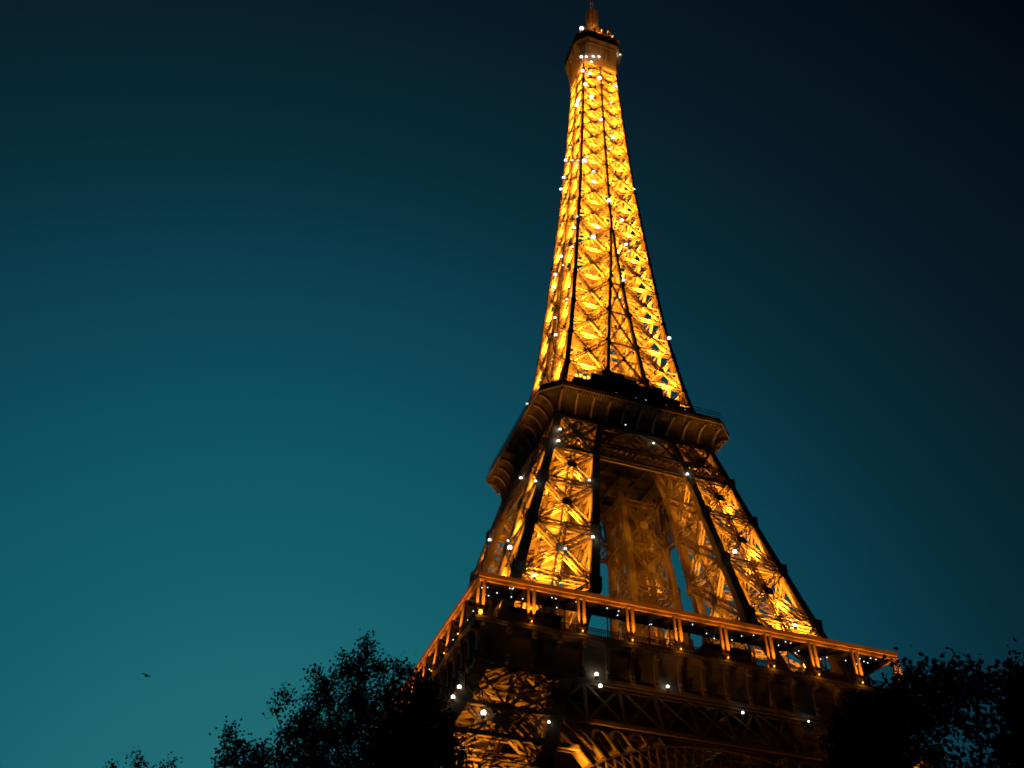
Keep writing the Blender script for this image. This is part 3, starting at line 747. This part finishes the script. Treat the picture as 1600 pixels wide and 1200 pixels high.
# ------------------------------------------------------------------ trees
rng = np.random.default_rng(3)
def make_tree(name, label, cat, base, blobs, leaf_len, leaf_wid, n_twig, per_twig, m_leaf, group=None, trunk_r=0.22, leafshape=0):
    """blobs: (centre, radius) clumps of the crown; limbs run from the trunk to every clump"""
    root = thing(name, label, cat, base, group)
    b0 = np.array(base, float)
    tb = MB()
    cen = np.mean([np.array(b[0]) for b in blobs], 0); fork = b0+(cen-b0)*0.45; fork[:2] = b0[:2]+(cen[:2]-b0[:2])*0.2
    lo = lambda p: tuple(np.array(p)-b0)
    tb.tube([lo(b0), lo(b0+(0, 0, .5)), lo(b0+(fork-b0)*0.6+rng.normal(0, .08, 3)), lo(fork)], [trunk_r*1.5, trunk_r*1.1, trunk_r, trunk_r*0.85], 10)
    V = []; F = []
    nodes = [(fork, trunk_r*0.7)]
    for (c, r_) in sorted(blobs, key=lambda q: -float(np.mean(q[1]))):
        c = np.array(c, float); r3 = np.array(r_ if hasattr(r_, '__len__') else (r_, r_, r_), float)
        par, pr = min(nodes, key=lambda q: np.linalg.norm(q[0]-c)+max(0, q[0][2]-c[2])*1.5)
        mid = (par+c)/2+rng.normal(0, .12, 3)*np.linalg.norm(c-par)*.5; er = min(pr*0.6, .01+r3.mean()*.035)
        tb.tube([lo(par), lo(mid), lo(c)], [min(pr, er*1.8), er*1.3, er], 6, False)
        nodes.append((c, er))
        nt_ = max(6, int(n_twig*(r3.mean()**2)))
        for q in range(nt_):
            d = rng.normal(0, 1, 3); d /= np.linalg.norm(d)
            rr = rng.random()**0.45*(1+0.22*rng.normal()*0.8)
            e = c+d*r3*rr
            s_ = c+d*r3*rr*0.35+rng.normal(0, .1, 3)*r3
            tb.tube([lo(s_), lo((s_+e)/2+rng.normal(0, .04, 3)*r3), lo(e)], [0.016, 0.011, 0.005], 3, False)
            for k in range(per_twig):
                f_ = rng.random()
                p = s_+(e-s_)*(0.45+0.62*f_)+rng.normal(0, 1, 3)*leaf_len*1.25
                a = rng.normal(0, 1, 3); a /= np.linalg.norm(a)
                b = np.cross(a, rng.normal(0, 1, 3)); b /= np.linalg.norm(b)
                l = leaf_len*rng.uniform(.65, 1.2); w_ = leaf_wid*rng.uniform(.7, 1.15); n = np.cross(a, b)
                p = p-b0; k0 = len(V)
                if leafshape == 0:
                    V += [p-a*l*.5, p-a*l*.15+b*w_*.5+n*w_*.15, p+a*l*.2+b*w_*.4+n*w_*.1, p+a*l*.55, p+a*l*.2-b*w_*.4+n*w_*.1, p-a*l*.15-b*w_*.5+n*w_*.15]
                    F += [(k0, k0+1, k0+2, k0+3), (k0, k0+3, k0+4, k0+5)]
                else:       # broad lobed leaf
                    ring = []
                    for j in range(10):
                        th = 2*PI*j/10; r1 = 0.5*(1.0 if j % 2 == 0 else 0.62)
                        ring.append(p+a*l*r1*math.cos(th)+b*w_*r1*math.sin(th)+n*l*.12*(j % 2))
                    V += ring; F += [tuple(range(k0, k0+10))]
    trunk = tb.build('trunk', BARK, root)
    me = bpy.data.meshes.new('crown'); me.from_pydata([tuple(v) for v in V], [], F); me.update(); me.materials.append(m_leaf)
    o = bpy.data.objects.new('crown', me); C.objects.link(o); o.parent = root
    return root
def blobs_at(lst, dist, f=1.0):
    """clumps given by where they stand out in the view, put at dist metres with depth of their own"""
    res = []
    for q, (px, py, rp) in enumerate(lst):
        d = dist+rng.uniform(-.06, .06)*dist
        res.append((at(px, py, d), f*rp*d/FOC))
    return res
def ground_under(px, dist):
    p = at(px, 1190, dist); return (float(p[0]), float(p[1]), 0.0)

Dl = 25.0
L1 = [(572, 1022, 20), (560, 1045, 30), (592, 1050, 24), (538, 1052, 22), (505, 1062, 18), (492, 1050, 9), (574, 1000, 7), (540, 1030, 9), (510, 1090, 34), (560, 1095, 46), (606, 1090, 34), (628, 1052, 20), (618, 1036, 9), (640, 1048, 12), (480, 1115, 24), (470, 1140, 30), (445, 1150, 16), (440, 1085, 5), (452, 1092, 7), (428, 1108, 5), (458, 1125, 12), (520, 1150, 56), (580, 1150, 56), (625, 1130, 34), (440, 1185, 26), (480, 1190, 50), (560, 1215, 70), (640, 1200, 60)]
make_tree('broadleaf_tree', 'dark leafy tree rising highest left of the tower against teal sky', 'tree', ground_under(560, Dl), blobs_at(L1, Dl), 0.088, 0.066, 165, 10, LEAFA, 'dark trees in front of the tower')
L2 = [(358, 1137, 4), (362, 1150, 9), (372, 1160, 12), (350, 1165, 6), (365, 1178, 16), (390, 1172, 11), (400, 1188, 18), (418, 1180, 12), (352, 1195, 14), (380, 1205, 26), (420, 1210, 26), (345, 1190, 5), (410, 1165, 5), (395, 1235, 45)]
make_tree('broadleaf_tree', 'low thin leafy treetop left of the tallest dark tree', 'tree', ground_under(385, Dl+1), blobs_at(L2, Dl+1), 0.090, 0.068, 210, 9, LEAFA, 'dark trees in front of the tower', 0.12)
L3 = [(660, 1075, 22), (672, 1072, 14), (645, 1090, 30), (672, 1095, 26), (640, 1120, 36), (668, 1125, 34), (688, 1120, 18), (650, 1160, 46), (690, 1150, 28), (700, 1175, 26), (665, 1195, 55), (712, 1195, 24), (620, 1180, 36), (730, 1205, 22), (720, 1170, 12)]
make_tree('broadleaf_tree', 'dense black tree covering the left corner of the tower', 'tree', ground_under(660, 34), blobs_at(L3, 34), 0.12, 0.09, 90, 11, LEAFA, 'dark trees in front of the tower')
L4 = [(a, b+9, c) for a, b, c in [(215, 1172, 3), (214, 1185, 6), (220, 1192, 7), (236, 1196, 6), (258, 1190, 5), (270, 1182, 4), (252, 1200, 9), (170, 1196, 5), (176, 1190, 3), (200, 1215, 18), (240, 1215, 20), (220, 1235, 26)]]
make_tree('broadleaf_tree', 'faint topmost twigs of a tree at the bottom left edge', 'tree', ground_under(220, 40), blobs_at(L4, 40), 0.11, 0.08, 100, 7, LEAFA, None, 0.12)
Dr = 30.0
R1 = [(1345, 1120, 22), (1352, 1106, 12), (1368, 1100, 12), (1388, 1092, 9), (1395, 1108, 22), (1412, 1064, 7), (1420, 1080, 14), (1422, 1056, 10), (1438, 1050, 10), (1440, 1070, 18), (1466, 1052, 9), (1462, 1076, 18), (1483, 1050, 10), (1486, 1072, 18), (1503, 1048, 9), (1512, 1068, 16), (1524, 1058, 8), (1420, 1110, 34), (1470, 1105, 26), (1510, 1092, 14), (1548, 1068, 9), (1540, 1078, 9), (1355, 1135, 40), (1330, 1160, 40), (1400, 1150, 30), (1450, 1135, 20), (1500, 1130, 15), (1560, 1084, 8), (1400, 1190, 42), (1345, 1200, 50), (1480, 1195, 16), (1525, 1150, 13), (1540, 1125, 9), (1460, 1165, 14), (1525, 1195, 16)]
make_tree('plane_tree', 'dark broad leaved tree with sky gaps over the right gallery corner', 'tree', ground_under(1430, Dr), blobs_at(R1, Dr, .9), 0.19, 0.17, 130, 10, LEAFB, 'dark trees in front of the tower', 0.16, 1)
R2 = [(1588, 1048, 12), (1580, 1062, 14), (1600, 1058, 14), (1578, 1085, 14), (1600, 1090, 22), (1572, 1105, 12), (1610, 1120, 30), (1578, 1135, 15), (1595, 1160, 26), (1570, 1170, 10), (1560, 1190, 15), (1600, 1195, 30), (1640, 1080, 50), (1640, 1150, 60)]
make_tree('plane_tree', 'dark tree cut off by the right edge of the picture', 'tree', ground_under(1640, Dr-2), blobs_at(R2, Dr-2, .9), 0.19, 0.17, 130, 10, LEAFB, 'dark trees in front of the tower', 0.16, 1)

# ------------------------------------------------------------------ bird
bp = at(228.5, 1056, 70.0)
m = MB()
s_ = 0.40
prof = [(-.55, .03), (-.42, .11), (-.15, .21), (.15, .21), (.35, .15), (.45, .13), (.55, .09), (.66, .012)]
m.loft([[(x*s_, r_*s_*math.cos(2*PI*k/10), r_*s_*math.sin(2*PI*k/10)) for k in range(10)] for x, r_ in prof])
for sg in (-1, 1):
    m.loft([[(.2*s_, sg*.08*s_, .05*s_), (-.3*s_, sg*.08*s_, .05*s_), (-.3*s_, sg*.08*s_, .08*s_), (.2*s_, sg*.08*s_, .09*s_)],
            [(.24*s_, sg*.55*s_, .16*s_), (-.28*s_, sg*.55*s_, .15*s_), (-.28*s_, sg*.55*s_, .165*s_), (.24*s_, sg*.55*s_, .19*s_)],
            [(.12*s_, sg*.85*s_, .10*s_), (-.12*s_, sg*.85*s_, .10*s_), (-.12*s_, sg*.85*s_, .108*s_), (.12*s_, sg*.85*s_, .11*s_)]])
m.loft([[(-.4*s_, -.05*s_, 0), (-.4*s_, .05*s_, 0), (-.4*s_, .05*s_, .02*s_), (-.4*s_, -.05*s_, .02*s_)],
        [(-.85*s_, -.14*s_, 0), (-.85*s_, .14*s_, 0), (-.85*s_, .14*s_, .012*s_), (-.85*s_, -.14*s_, .012*s_)]])
bo = m.build('bird', FEATHER, None, True)
bo.location = tuple(bp); bo.rotation_euler = (R(14), R(2), R(90))
bo['label'] = 'tiny dark bird gliding alone in the open sky at lower left'; bo['category'] = 'bird'
